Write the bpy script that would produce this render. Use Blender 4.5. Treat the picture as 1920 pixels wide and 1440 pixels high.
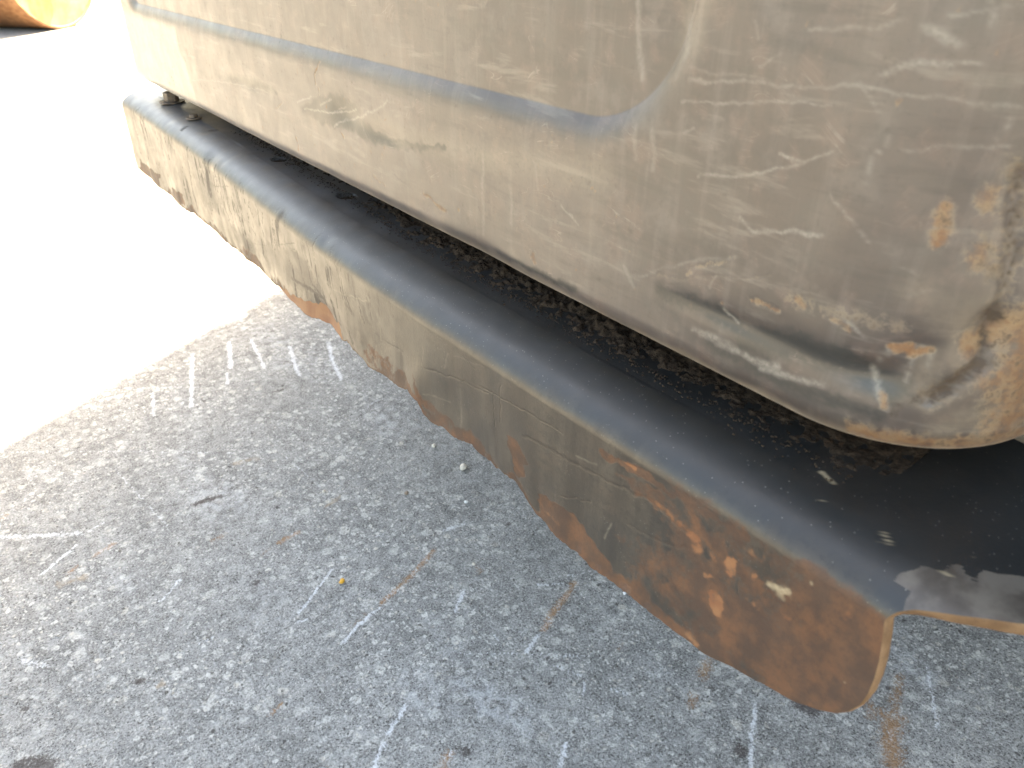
import bpy, math, random
import numpy as np
from mathutils import Vector

for o in list(bpy.data.objects):
    bpy.data.objects.remove(o, do_unlink=True)
scene = bpy.context.scene
C = scene.collection
R = math.radians

# ------------------------------------------------------------------ camera
HC = 1.2                                  # camera height above the concrete
FPX = 1450.0                              # focal length in photo pixels
PITCH, YAW = R(31.83), R(37.93)
cd = bpy.data.cameras.new('camera')
cam = bpy.data.objects.new('camera', cd)
C.objects.link(cam)
cam.location = (0, 0, HC)
cam.rotation_euler = (R(90) - PITCH, 0, -YAW)
cd.sensor_width = 36.0
cd.lens = FPX / 1920 * 36
cd.clip_start = 0.02
cd.clip_end = 2000
cd.dof.use_dof = True
cd.dof.focus_distance = 0.98
cd.dof.aperture_fstop = 9.0
scene.camera = cam
scene.render.resolution_x, scene.render.resolution_y = 1024, 768

# ------------------------------------------------------------------ light
SUN_DIR = Vector((0.902, 0.432))          # horizontal direction towards the sun
SUN_EL = R(42)
world = bpy.data.worlds.new('World')
scene.world = world
world.use_nodes = True
wn = world.node_tree
bg = wn.nodes['Background']
sky = wn.nodes.new('ShaderNodeTexSky')
sky.sky_type = 'NISHITA'
sky.sun_disc = False
sky.sun_elevation = SUN_EL
sky.sun_rotation = math.atan2(SUN_DIR.x, SUN_DIR.y)
sky.air_density = 1.0
sky.dust_density = 4.0
sky.ozone_density = 0.6
wn.links.new(sky.outputs[0], bg.inputs[0])
bg.inputs[1].default_value = 0.105
sd = bpy.data.lights.new('sun', 'SUN')
sd.energy = 5.0
sd.angle = R(1.2)
sd.color = (1.0, 0.90, 0.77)
sun = bpy.data.objects.new('sun', sd)
C.objects.link(sun)
sv = Vector((SUN_DIR.x * math.cos(SUN_EL), SUN_DIR.y * math.cos(SUN_EL), math.sin(SUN_EL)))
sun.rotation_euler = sv.to_track_quat('Z', 'Y').to_euler()
sun.location = sv * 10
vs = scene.view_settings
vs.view_transform = 'Standard'
vs.look = 'None'
vs.gamma = 1
vs.exposure = 3.62
vs.use_white_balance = True              # camera balanced for the open shade
vs.white_balance_temperature = 8700
vs.white_balance_tint = 8
scene.render.engine = 'CYCLES'
scene.cycles.max_bounces = 5
scene.cycles.diffuse_bounces = 3
scene.cycles.glossy_bounces = 2
scene.cycles.transmission_bounces = 0

# ------------------------------------------------------------------ pixel -> place
def wray(x, y):
    r = x - 960.0
    u = 720.0 - y
    fw = FPX * math.cos(PITCH) + u * math.sin(PITCH)
    up = u * math.cos(PITCH) - FPX * math.sin(PITCH)
    return (fw * math.sin(YAW) + r * math.cos(YAW), fw * math.cos(YAW) - r * math.sin(YAW), up)
def onX(x, y, X):
    d = wray(x, y); k = X / d[0]
    return (X, d[1] * k, HC + d[2] * k)
def onZ(x, y, Z):
    d = wray(x, y); k = (Z - HC) / d[2]
    return (d[0] * k, d[1] * k, Z)
def proj(x, y, z):
    z = z - HC
    fw = x * math.sin(YAW) + y * math.cos(YAW)
    r = x * math.cos(YAW) - y * math.sin(YAW)
    d = fw * math.cos(PITCH) - z * math.sin(PITCH)
    h = fw * math.sin(PITCH) + z * math.cos(PITCH)
    return 960 + FPX * r / d, 720 - FPX * h / d

# ------------------------------------------------------------------ noise and painting on vertices
_rng = np.random.RandomState(7)
_tab = _rng.rand(256, 256)
def vnoise(a, b):
    a = np.asarray(a, float); b = np.asarray(b, float)
    i = np.floor(a).astype(int); j = np.floor(b).astype(int)
    fa = a - i; fb = b - j
    fa = fa * fa * (3 - 2 * fa); fb = fb * fb * (3 - 2 * fb)
    g = lambda m, n: _tab[m & 255, n & 255]
    return (g(i, j) * (1 - fa) + g(i + 1, j) * fa) * (1 - fb) + (g(i, j + 1) * (1 - fa) + g(i + 1, j + 1) * fa) * fb
def fbm(a, b, o=4):
    s = 0; w = 0.5; t = 0
    for k in range(o):
        s = s + w * vnoise(a * 2 ** k + 17.3 * k, b * 2 ** k + 5.7 * k); t += w; w *= 0.5
    return s / t
def sstep(e0, e1, x):
    t = np.clip((x - e0) / (e1 - e0), 0, 1)
    return t * t * (3 - 2 * t)
class Paint:
    """masks over a set of surface points with flat coordinates (a, b) in metres"""
    def __init__(s, a, b):
        s.a, s.b = a, b
        s.m = {}
        s.wa = (fbm(a * 90, b * 90, 3) - .5)
        s.wb = (fbm(a * 90 + 50, b * 90 + 31, 3) - .5)
        s.fine = fbm(a * 420 + 3, b * 420 + 9, 2)
    def get(s, name):
        if name not in s.m: s.m[name] = np.zeros_like(s.a)
        return s.m[name]
    def dist(s, pts, warp, pad):
        pts = [p for p in pts]
        A = np.array(pts, float)
        sel = (s.a > A[:, 0].min() - pad) & (s.a < A[:, 0].max() + pad) & (s.b > A[:, 1].min() - pad) & (s.b < A[:, 1].max() + pad)
        ix = np.nonzero(sel)[0]
        pa = s.a[ix] + s.wa[ix] * warp; pb = s.b[ix] + s.wb[ix] * warp
        best = np.full(len(ix), 9.0)
        if len(A) == 1: best = np.hypot(pa - A[0, 0], pb - A[0, 1])
        for k in range(len(A) - 1):
            d = A[k + 1] - A[k]; L = max(d @ d, 1e-12)
            t = np.clip(((pa - A[k, 0]) * d[0] + (pb - A[k, 1]) * d[1]) / L, 0, 1)
            best = np.minimum(best, np.hypot(pa - A[k, 0] - t * d[0], pb - A[k, 1] - t * d[1]))
        return ix, best
    def stroke(s, name, pts, w, val=1.0, soft=0.6, warp=0.004, breakup=0.3, taper=True):
        m = s.get(name)
        ix, d = s.dist(pts, warp, w * 2 + .01)
        if not len(ix): return
        v = 1 - sstep(w * (1 - soft), w * (1 + soft * .5), d)
        v = v * (1 - breakup + breakup * 1.6 * np.clip(s.fine[ix] * 1.6 - .3, 0, 1))
        m[ix] = np.maximum(m[ix], np.clip(v, 0, 1) * val)
    def poly(s, name, pts, val=1.0, edge=0.003, warp=0.006):
        m = s.get(name)
        A = np.array(pts, float)
        pad = edge + warp
        sel = (s.a > A[:, 0].min() - pad) & (s.a < A[:, 0].max() + pad) & (s.b > A[:, 1].min() - pad) & (s.b < A[:, 1].max() + pad)
        ix = np.nonzero(sel)[0]
        if not len(ix): return
        pa = s.a[ix] + s.wa[ix] * warp; pb = s.b[ix] + s.wb[ix] * warp
        ins = np.zeros(len(ix), bool)
        n = len(A)
        best = np.full(len(ix), 9.0)
        for k in range(n):
            p, q = A[k], A[(k + 1) % n]
            c = ((p[1] > pb) != (q[1] > pb))
            xi = (q[0] - p[0]) * (pb - p[1]) / (q[1] - p[1] + 1e-12) + p[0]
            ins ^= c & (pa < xi)
            d = q - p; L = max(d @ d, 1e-12)
            t = np.clip(((pa - p[0]) * d[0] + (pb - p[1]) * d[1]) / L, 0, 1)
            best = np.minimum(best, np.hypot(pa - p[0] - t * d[0], pb - p[1] - t * d[1]))
        sd_ = np.where(ins, best, -best)
        m[ix] = np.maximum(m[ix], sstep(-edge, edge, sd_) * val)

# ------------------------------------------------------------------ mesh helpers
def mesh_obj(name, verts, faces, mat, parent=None, smooth=True, attrs=None):
    me = bpy.data.meshes.new(name)
    verts = np.asarray(verts, np.float32)
    if isinstance(faces, np.ndarray):
        n, k = faces.shape
        me.vertices.add(len(verts)); me.vertices.foreach_set('co', verts.ravel())
        me.loops.add(n * k); me.loops.foreach_set('vertex_index', faces.ravel().astype(np.int32))
        me.polygons.add(n)
        me.polygons.foreach_set('loop_start', np.arange(0, n * k, k, dtype=np.int32))
        me.update(calc_edges=True)
        me.validate()
    else:
        me.from_pydata([tuple(v) for v in verts.tolist()], [], faces)
        me.update()
    me.polygons.foreach_set('use_smooth', np.full(len(me.polygons), smooth))
    if attrs:
        for k, v in attrs.items():
            at = me.attributes.new(k, 'FLOAT', 'POINT')
            full = np.zeros(len(me.vertices), np.float32); full[:len(v)] = v
            at.data.foreach_set('value', full)
    if mat: me.materials.append(mat)
    o = bpy.data.objects.new(name, me)
    C.objects.link(o)
    if parent: o.parent = parent
    return o
def grid_faces(nu, nv, flip=False, off=0):
    i = np.arange(nu - 1)[:, None] * nv + np.arange(nv - 1)[None, :]
    i = i.ravel() + off
    f = np.stack([i, i + nv, i + nv + 1, i + 1], 1)
    return f[:, ::-1].copy() if flip else f
def tag(o, label, cat, group=None):
    o['label'] = label; o['category'] = cat
    if group: o['group'] = group
    return o
def rounded_box(x0, x1, y0, y1, z0, z1, r, n=4):
    """box with rounded edges"""
    c = np.array([(x0 + x1) / 2, (y0 + y1) / 2, (z0 + z1) / 2]); h = np.array([(x1 - x0) / 2, (y1 - y0) / 2, (z1 - z0) / 2])
    V = []; F = []
    def ticks(hh): 
        e = [-1 + (1 - math.cos(math.pi / 2 * k / n)) * r / hh for k in range(n + 1)]
        return [-hh + r * (1 - math.cos(math.pi / 2 * k / n)) for k in range(n + 1)] + [hh - r * (1 - math.cos(math.pi / 2 * (n - k) / n)) for k in range(n + 1)]
    for ax in range(3):
        u, v = (ax + 1) % 3, (ax + 2) % 3
        for sgn in (-1, 1):
            tu, tv = ticks(h[u]), ticks(h[v])
            base = len(V)
            for a in tu:
                for b in tv:
                    p = np.zeros(3); p[ax] = sgn * h[ax]; p[u] = a; p[v] = b
                    inner = np.clip(p, -(h - r), h - r); d = p - inner
                    L = np.linalg.norm(d)
                    if L > 1e-9: p = inner + d / L * r
                    V.append(p + c)
            nv = len(tv)
            for i in range(len(tu) - 1):
                for j in range(nv - 1):
                    q = [base + i * nv + j, base + (i + 1) * nv + j, base + (i + 1) * nv + j + 1, base + i * nv + j + 1]
                    F.append(q if sgn > 0 else q[::-1])
    return V, F

# ------------------------------------------------------------------ shader helpers
class NT:
    def __init__(s, name):
        s.mat = bpy.data.materials.new(name); s.mat.use_nodes = True
        s.t = s.mat.node_tree; s.n = s.t.nodes; s.l = s.t.links
        s.b = s.n['Principled BSDF']
        s.co = s.n.new('ShaderNodeTexCoord').outputs['Object']
    def put(s, sock, v):
        if isinstance(v, bpy.types.NodeSocket): s.l.new(v, sock)
        else:
            if sock.type == 'RGBA' and len(v) == 3: v = (*v, 1)
            sock.default_value = v
    def attr(s, name):
        a = s.n.new('ShaderNodeAttribute'); a.attribute_name = name; return a.outputs['Fac']
    def math(s, op, a, b=0.0, c=None, clamp=False):
        m = s.n.new('ShaderNodeMath'); m.operation = op; m.use_clamp = clamp
        s.put(m.inputs[0], a); s.put(m.inputs[1], b)
        if c is not None: s.put(m.inputs[2], c)
        return m.outputs[0]
    def mul(s, a, b): return s.math('MULTIPLY', a, b)
    def add(s, a, b): return s.math('ADD', a, b)
    def map(s, v, a, b, c=0.0, d=1.0, smooth=True):
        m = s.n.new('ShaderNodeMapRange'); m.interpolation_type = 'SMOOTHSTEP' if smooth else 'LINEAR'
        s.put(m.inputs[0], v)
        for k, x in enumerate((a, b, c, d)): s.put(m.inputs[k + 1], x)
        return m.outputs[0]
    def scale(s, vec, sc):
        m = s.n.new('ShaderNodeVectorMath'); m.operation = 'MULTIPLY'
        s.put(m.inputs[0], vec); m.inputs[1].default_value = sc
        return m.outputs[0]
    def noise(s, scale, detail=4, rough=.55, vec=None, dist=0.0, color=False):
        m = s.n.new('ShaderNodeTexNoise')
        s.put(m.inputs['Vector'], vec or s.co)
        m.inputs['Scale'].default_value = scale; m.inputs['Detail'].default_value = detail
        m.inputs['Roughness'].default_value = rough; m.inputs['Distortion'].default_value = dist
        return m.outputs['Color'] if color else m.outputs['Fac']
    def voro(s, scale, vec=None, rand=1.0, feature='F1'):
        m = s.n.new('ShaderNodeTexVoronoi'); m.feature = feature
        s.put(m.inputs['Vector'], vec or s.co)
        m.inputs['Scale'].default_value = scale; m.inputs['Randomness'].default_value = rand
        return m
    def mix(s, f, a, b, mode='MIX'):
        m = s.n.new('ShaderNodeMix'); m.data_type = 'RGBA'; m.blend_type = mode
        s.put(m.inputs[0], f); s.put(m.inputs[6], a); s.put(m.inputs[7], b)
        return m.outputs[2]
    def warp(s, vec, scale, amt):
        c = s.noise(scale, 2, .5, vec, color=True)
        m = s.n.new('ShaderNodeVectorMath'); m.operation = 'MULTIPLY_ADD'
        s.l.new(c, m.inputs[0]); m.inputs[1].default_value = (amt,) * 3; s.put(m.inputs[2], vec)
        return m.outputs[0]
    def sep(s, col):
        m = s.n.new('ShaderNodeSeparateColor'); s.l.new(col, m.inputs[0]); return m.outputs
    def bump(s, h, dist, strength=1.0, normal=None):
        m = s.n.new('ShaderNodeBump'); m.inputs['Distance'].default_value = dist
        m.inputs['Strength'].default_value = strength
        s.put(m.inputs['Height'], h)
        if normal: s.l.new(normal, m.inputs['Normal'])
        return m.outputs[0]
    def done(s, col, rough, normal=None, spec=.5, metal=0.0):
        s.put(s.b.inputs['Base Color'], col); s.put(s.b.inputs['Roughness'], rough)
        s.put(s.b.inputs['Specular IOR Level'], spec); s.put(s.b.inputs['Metallic'], metal)
        if normal: s.l.new(normal, s.b.inputs['Normal'])
        return s.mat

# ------------------------------------------------------------------ materials
def rust_colour(s, k=1.0):
    n1 = s.noise(38, 5, .6); n2 = s.noise(9, 3, .5); n3 = s.noise(300, 3, .6)
    c = s.mix(s.map(n1, .38, .66), (.085 * k, .038 * k, .020 * k), (.20 * k, .080 * k, .030 * k))
    c = s.mix(s.map(n2, .5, .72), c, (.13 * k, .066 * k, .038 * k))
    c = s.mix(s.mul(s.map(n3, .45, .8), .5), c, (.05 * k, .028 * k, .02 * k))
    return c

def mat_panel():
    s = NT('worn_grey_paint')
    scr, dark, rust, deep, pale, dust_bounce = (s.attr(k) for k in ('scr', 'dark', 'rust', 'deep', 'pale', 'dust_bounce'))
    n_big = s.noise(5, 3, .55); n_mid = s.noise(24, 4, .62); n_fine = s.noise(260, 2, .6)
    n_run = s.noise(3, 4, .6, s.scale(s.co, (1, 26, 2.2)))          # vertical run marks
    n_rub = s.noise(3.5, 4, .62, s.warp(s.scale(s.co, (1, 3, 20)), 1.2, .5))
    hue = s.noise(36, 3, .6)
    col = s.mix(s.map(n_big, .3, .7), (.046, .037, .033), (.074, .061, .054))
    col = s.mix(s.mul(s.map(n_run, .50, .74), .38), col, (.108, .092, .082))
    col = s.mix(s.mul(s.map(n_rub, .50, .70), .50), col, (.036, .032, .029))
    col = s.mix(s.mul(s.map(n_rub, .45, .28), .5), col, (.14, .122, .104))
    col = s.mix(s.mul(s.map(hue, .50, .70), .40), col, (.105, .073, .060))
    col = s.mix(s.mul(s.map(hue, .48, .30), .28), col, (.052, .051, .045))
    col = s.mix(s.mul(s.map(n_mid, .52, .72), .30), col, (.14, .118, .100))
    col = s.mix(s.mul(dust_bounce, .8), col, (.19, .155, .115))
    dk = s.map(s.add(dark, s.mul(s.add(n_mid, -.5), .6)), .12, .85)
    col = s.mix(s.mul(dk, .9), col, (.020, .021, .020))
    wv = s.warp(s.co, 3.0, .35)
    h = 0.0
    for k, sc in enumerate(((1, 2.2, 60), (1, 9, 42))):
        nn = s.noise(2.4 + k, 1, .5, s.scale(wv, sc))
        line = s.map(s.math('ABSOLUTE', s.add(nn, -.5)), 0.0, .007, 1, 0)
        h = s.math('MAXIMUM', h, s.mul(line, s.map(hue, .54, .66)))
    sc2 = s.mul(scr, s.map(s.add(s.mul(n_mid, .5), s.mul(n_fine, .5)), .38, .60, .35, 1.0))
    light = s.math('MAXIMUM', s.mul(sc2, .58), s.mul(h, .28))
    col = s.mix(light, col, (.24, .222, .195))
    col = s.mix(pale, col, (.26, .24, .20))
    rn = s.noise(110, 4, .68)
    spots = s.mul(s.map(s.noise(75, 2, .6), .68, .78), s.map(n_big, .42, .6))
    rm = s.math('MAXIMUM', s.map(s.add(rust, s.mul(s.add(rn, -.5), 1.3)), .22, .92), s.mul(spots, .55))
    halo = s.mul(s.map(rust, .08, .45), s.map(rn, .42, .6))
    col = s.mix(s.mul(halo, .40), col, (.20, .175, .135))
    rc = s.mix(s.map(s.add(s.mul(n_mid, .5), s.mul(rn, .5)), .42, .58), (.15, .070, .028), (.20, .130, .070))
    rc = s.mix(s.mul(s.map(rn, .52, .68), .8), rc, (.06, .034, .018))
    col = s.mix(s.mul(rm, .85), col, rc)
    dp = s.map(s.add(deep, s.mul(s.add(rn, -.5), 1.7)), .10, .85)
    col = s.mix(s.mul(dp, .92), col, (.030, .019, .012))
    col = s.mix(s.mul(s.map(n_fine, .58, .74), .30), col, (.04, .036, .032))
    rough = s.add(s.map(n_mid, .3, .75, .30, .42), s.mul(s.math('MAXIMUM', rm, dp), .35))
    nb = s.bump(s.add(s.mul(n_fine, .10), s.mul(rust, s.mul(rn, .9))), .0012, .55)
    nb = s.bump(s.noise(14, 2, .5), .004, .35, nb)
    sh = s.math('MULTIPLY', s.math('SUBTRACT', 1.0, s.math('MAXIMUM', dk, s.mul(dp, .9)), clamp=True), s.map(n_mid, .35, .65, .12, .26))
    s.put(s.b.inputs['Sheen Weight'], sh); s.put(s.b.inputs['Sheen Roughness'], .35); s.put(s.b.inputs['Sheen Tint'], (1, .84, .70))
    return s.done(col, rough, nb, .5)

def mat_skirt():
    s = NT('chipped_dark_paint_over_rust')
    scr, dark, rust, orange, pale, dust_bounce, wear, far = (s.attr(k) for k in ('scr', 'dark', 'rust', 'orange', 'pale', 'dust_bounce', 'wear', 'knocked'))
    n_big = s.noise(6, 3, .55); n_mid = s.noise(30, 4, .6); n_fine = s.noise(420, 1, .6)
    n_drag = s.noise(5, 4, .60, s.warp(s.scale(s.co, (5, 11, 1.5)), 1.1, .6))
    n_long = s.noise(4, 4, .6, s.scale(s.co, (30, 1.6, 30)))
    rn = s.noise(55, 4, .68)
    col = s.mix(s.map(n_big, .3, .7), (.0085, .0100, .0105), (.014, .0155, .016))
    film = s.mix(s.map(n_drag, .35, .68), (.023, .0185, .0145), (.046, .038, .029))
    film = s.mix(s.mul(s.map(n_mid, .48, .68), .55), film, (.040, .029, .021))
    film = s.mix(s.mul(s.map(s.noise(190, 3, .65), .50, .66), .6), film, (.014, .011, .009))
    col = s.mix(s.mul(s.attr('top_skylight'), s.map(n_mid, .3, .65, .55, 1.0)), col, (.060, .060, .062))
    col = s.mix(dust_bounce, col, film)
    col = s.mix(s.mul(s.mul(s.map(n_long, .55, .66), dust_bounce), .55), col, (.022, .019, .015))
    gouge = s.mul(s.mul(s.map(n_drag, .50, .60), far), s.mul(s.map(n_big, .44, .60), s.map(s.add(rn, s.mul(n_mid, .5)), .60, .80)))
    sp = s.voro(330)
    spk = s.mul(s.map(sp.outputs['Distance'], .10, .22, 1, 0), s.map(s.sep(sp.outputs['Color'])[0], .82, .86))
    col = s.mix(s.mul(spk, s.math('SUBTRACT', .7, s.mul(dust_bounce, .45))), col, (.20, .19, .17))
    col = s.mix(s.mul(scr, .6), col, (.15, .132, .10))
    dk = s.math('MAXIMUM', dark, s.mul(gouge, .85))
    col = s.mix(s.mul(dk, .9), col, (.022, .015, .0105))
    rm = s.map(s.add(rust, s.mul(s.add(rn, -.5), 1.4)), .36, .70)
    rc = rust_colour(s, .44)
    rc = s.mix(s.map(s.add(orange, s.mul(s.add(rn, -.5), 1.1)), .30, .72), rc, s.mix(s.map(n_mid, .35, .65), (.14, .048, .016), (.19, .085, .034)))
    col = s.mix(s.mul(rm, .94), col, rc)
    col = s.mix(s.map(s.add(wear, s.mul(s.add(rn, -.5), .5)), .45, .55), col, s.mix(s.map(n_mid, .4, .65), (.044, .036, .030), (.100, .086, .072)))
    col = s.mix(pale, col, (.30, .24, .155))
    rough = s.add(s.map(n_mid, .3, .7, .32, .42), s.mul(s.math('MAXIMUM', rm, s.math('MAXIMUM', dk, s.mul(dust_bounce, .15))), .30))
    hgt = s.add(s.mul(n_fine, .12), s.mul(rm, s.add(-.35, s.mul(rn, .5))))
    nb = s.bump(s.add(hgt, s.mul(dark, -.4)), .0014, .6)
    nb = s.bump(s.noise(20, 2, .5), .003, .3, nb)
    sh = s.math('MULTIPLY', s.mul(dust_bounce, .22), s.math('SUBTRACT', 1.0, s.math('MAXIMUM', s.mul(rm, .8), dk), clamp=True))
    s.put(s.b.inputs['Sheen Weight'], sh); s.put(s.b.inputs['Sheen Roughness'], .35); s.put(s.b.inputs['Sheen Tint'], (1, .80, .58))
    return s.done(col, rough, nb, s.map(dust_bounce, 0, 1, .62, .5))

def mat_edge():
    s = NT('bare_rusty_plate_edge')
    n = s.noise(60, 5, .6)
    col = s.mix(s.map(n, .35, .65), (.10, .056, .028), (.16, .098, .054))
    col = s.mix(s.mul(s.map(s.noise(240, 3, .6), .5, .75), .6), col, (.05, .028, .016))
    return s.done(col, .75, s.bump(n, .001, .6), .3)

def mat_plain(name, c1, c2, rough=.6, scale=40, bump=.0, spec=.4, metal=0.0):
    s = NT(name)
    n = s.noise(scale, 5, .6)
    col = s.mix(s.map(n, .32, .68), c1, c2)
    return s.done(col, rough, s.bump(n, bump, .6) if bump else None, spec, metal)

def mat_soil():
    s = NT('caked_soil')
    n = s.noise(160, 5, .65); m = s.noise(35, 4, .6)
    col = s.mix(s.map(n, .35, .7), (.020, .0135, .0095), (.062, .042, .028))
    col = s.mix(s.mul(s.map(m, .5, .7), .5), col, (.055, .040, .029))
    return s.done(col, .95, s.bump(n, .004, .9), .1)

def mat_concrete():
    s = NT('weathered_concrete')
    white, orange, stain, warm = (s.attr(k) for k in ('white', 'orange', 'stain', 'warm'))
    flat = s.scale(s.co, (1, 1, 0))
    w1 = s.warp(flat, 55, .016)
    n_mid = s.noise(9, 4, .6, flat); n_sm = s.noise(42, 4, .68, flat); n_fine = s.noise(210, 3, .7, flat)
    col = s.mix(s.map(n_mid, .3, .7), (.228, .230, .224), (.322, .324, .316))
    col = s.mix(s.mul(s.map(n_sm, .49, .66), .55), col, (.13, .13, .129))
    col = s.mix(s.mul(s.map(n_sm, .46, .30), .55), col, (.40, .40, .395))
    col = s.mix(s.mul(s.map(n_fine, .53, .63), .62), col, (.085, .085, .082))
    col = s.mix(s.mul(s.map(n_fine, .46, .36), .55), col, (.52, .52, .505))
    n_dot = s.noise(330, 1, .5, flat)
    col = s.mix(s.mul(s.mul(s.map(n_dot, .57, .64), s.map(n_sm, .40, .54)), .85), col, (.045, .043, .042))
    patch = s.map(s.noise(2.6, 2, .5, flat), .36, .60)
    for sc, keep, rmin, rmax, amt in ((33, .56, .16, .46, .8), (72, .56, .18, .46, .85), (145, .56, .2, .48, .85)):
        v = s.voro(sc, w1)
        rnd = s.sep(v.outputs['Color'])
        rad = s.map(rnd[1], 0, 1, rmin, rmax, False)
        m = s.map(s.add(v.outputs['Distance'], s.mul(rad, -1)), -.05, .06, 1, 0)
        m = s.mul(m, s.mul(s.map(rnd[0], keep, keep + .02), s.add(.40, s.mul(patch, .60))))
        inner = s.map(s.add(s.mul(n_fine, .6), s.mul(n_sm, .4)), .56, .44)
        sc_col = s.mix(rnd[2], (.42, .42, .40), (.72, .71, .68))
        sc_col = s.mix(s.mul(s.map(rnd[2], .80, .84), .5), sc_col, (.44, .38, .29))
        col = s.mix(s.mul(s.mul(m, amt), s.add(.42, s.mul(inner, .58))), col, sc_col)
    pits = 0.0
    for sc, keep, r in ((50, .88, .22), (115, .80, .28)):
        v = s.voro(sc, w1)
        rnd = s.sep(v.outputs['Color'])
        m = s.mul(s.map(v.outputs['Distance'], r * .6, r, 1, 0), s.map(rnd[1], keep, keep + .02))
        pits = s.math('MAXIMUM', pits, m)
    col = s.mix(s.mul(pits, .8), col, (.05, .045, .043))
    brk = s.add(s.mul(n_fine, .65), s.mul(n_sm, .35))
    wm = s.map(s.add(white, s.mul(s.add(brk, -.5), -2.4)), .30, .85)
    smear = s.mul(s.map(s.noise(4.5, 3, .6, s.scale(flat, (1, .45, 1))), .54, .72), s.map(n_sm, .62, .38))
    col = s.mix(s.mul(smear, .42), col, (.55, .57, .60))
    col = s.mix(s.mul(wm, .80), col, (.66, .68, .71))
    om = s.map(s.add(orange, s.mul(s.add(brk, -.5), 2.4)), .20, .95)
    col = s.mix(s.mul(om, .80), col, (.33, .18, .085))
    wmk = s.map(s.add(warm, s.mul(s.add(n_sm, -.5), 1.2)), .35, .8)
    col = s.mix(s.mul(wmk, .7), col, (.30, .235, .165))
    sm = s.map(s.add(stain, s.mul(s.add(brk, -.5), 2.2)), .25, .90)
    col = s.mix(s.mul(sm, .82), col, (.06, .048, .045))
    nb = s.bump(s.add(s.mul(n_fine, .7), n_sm), .008, .9)
    return s.done(col, .82, nb, .3)

M_PANEL, M_SKIRT, M_EDGE, M_CONC, M_SOIL = mat_panel(), mat_skirt(), mat_edge(), mat_concrete(), mat_soil()
M_BODY = mat_plain('dark_machine_paint', (.02, .02, .019), (.035, .033, .031), .55, 12)
M_BOLT = mat_plain('oily_bolt_steel', (.05, .04, .032), (.13, .09, .06), .5, 90, .001)
M_TRACK = mat_plain('muddy_track_steel', (.06, .05, .04), (.12, .1, .08), .8, 30, .004)
M_YELLOW = mat_plain('yellow_machine_paint', (.62, .38, .05), (.75, .50, .10), .45, 6)
M_RUSTY = mat_plain('rusty_rolled_steel', (.16, .07, .03), (.26, .13, .06), .6, 14, .002)

# ------------------------------------------------------------------ ground
def growing(lo, hi, step, far):
    core = np.arange(lo, hi + step / 2, step)
    out, d = [], step
    x = 0.0
    while x < far:
        d *= 1.35; x += d; out.append(x)
    out = np.array(out)
    return np.concatenate([lo - out[::-1], core, core[-1] + out])
gx = growing(-0.45, 1.50, .005, 600); gy = growing(0.02, 3.00, .005, 600)
GX, GY = np.meshgrid(gx, gy, indexing='ij')
ga, gb = GX.ravel(), GY.ravel()
P = Paint(ga, gb)
def g(*px): return [onZ(x, y, 0)[:2] for x, y in px]
W_STROKES = [
 ([(361,664),(359,719),(359,762)],7,1),([(430,642),(432,690)],9,1),([(425,700),(427,719)],7,.9),([(470,635),(482,660),(496,690)],7,.9),
 ([(543,650),(552,680),(561,704)],8,1),([(616,642),(623,675),(640,711)],8,1),([(286,737),(288,780)],7,.8),([(230,728),(400,725)],4,.7),
 ([(0,848),(220,846),(437,850)],5,.6),([(0,1007),(157,1000)],9,.75),([(219,883),(255,923),(313,985)],3,.8),([(536,857),(605,916)],3,.75),
 ([(77,1077),(110,1050),(143,1023)],4,1),([(297,1130),(318,1110),(340,1083)],4,1),([(560,1150),(590,1112),(623,1067)],4,1),
 ([(167,996),(195,980)],3,.9),([(373,1207),(397,1197)],4,.9),([(557,1167),(577,1160)],4,.8),([(713,1140),(673,1170),(643,1207)],5,1),
 ([(1010,1190),(987,1223)],5,1),([(860,1225),(987,1226),(1123,1232)],2.2,.9),([(927,1190),(940,1213)],3,.9),([(1033,1247),(1070,1258),(1097,1273)],3,.9),
 ([(1097,1280),(1093,1303)],4,.9),([(870,1107),(853,1147)],6,.9),([(760,1323),(730,1373)],6,.95),([(720,1393),(700,1440)],6,.95),
 ([(1062,1397),(1050,1437)],6,.9),([(1010,1097),(1053,1095)],5,.85),([(1063,1080),(1130,1068)],2.5,.8),([(1417,1320),(1410,1380),(1408,1437)],5,.95),
 ([(1740,1253),(1753,1327),(1757,1370)],5,.8),([(835,994),(868,982)],8,.9),([(700,1010),(720,1000)],5,.7),([(40,1240),(90,1248)],8,.7),
 ([(1140,1290),(1175,1300)],4,.8),([(1210,1255),(1235,1270)],4,.7),([(230,790),(330,776)],5,.55),([(120,905),(200,895)],5,.5),
 ([(600,680),(650,690)],8,.5),([(690,760),(720,745)],7,.6),([(960,1180),(985,1190)],3,.6),([(1490,1180),(1560,1172)],4,.4)]
for pts, w, v in W_STROKES: P.stroke('white', g(*pts), w * .00125, v * .9, 1.1, .006, .35)
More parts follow.
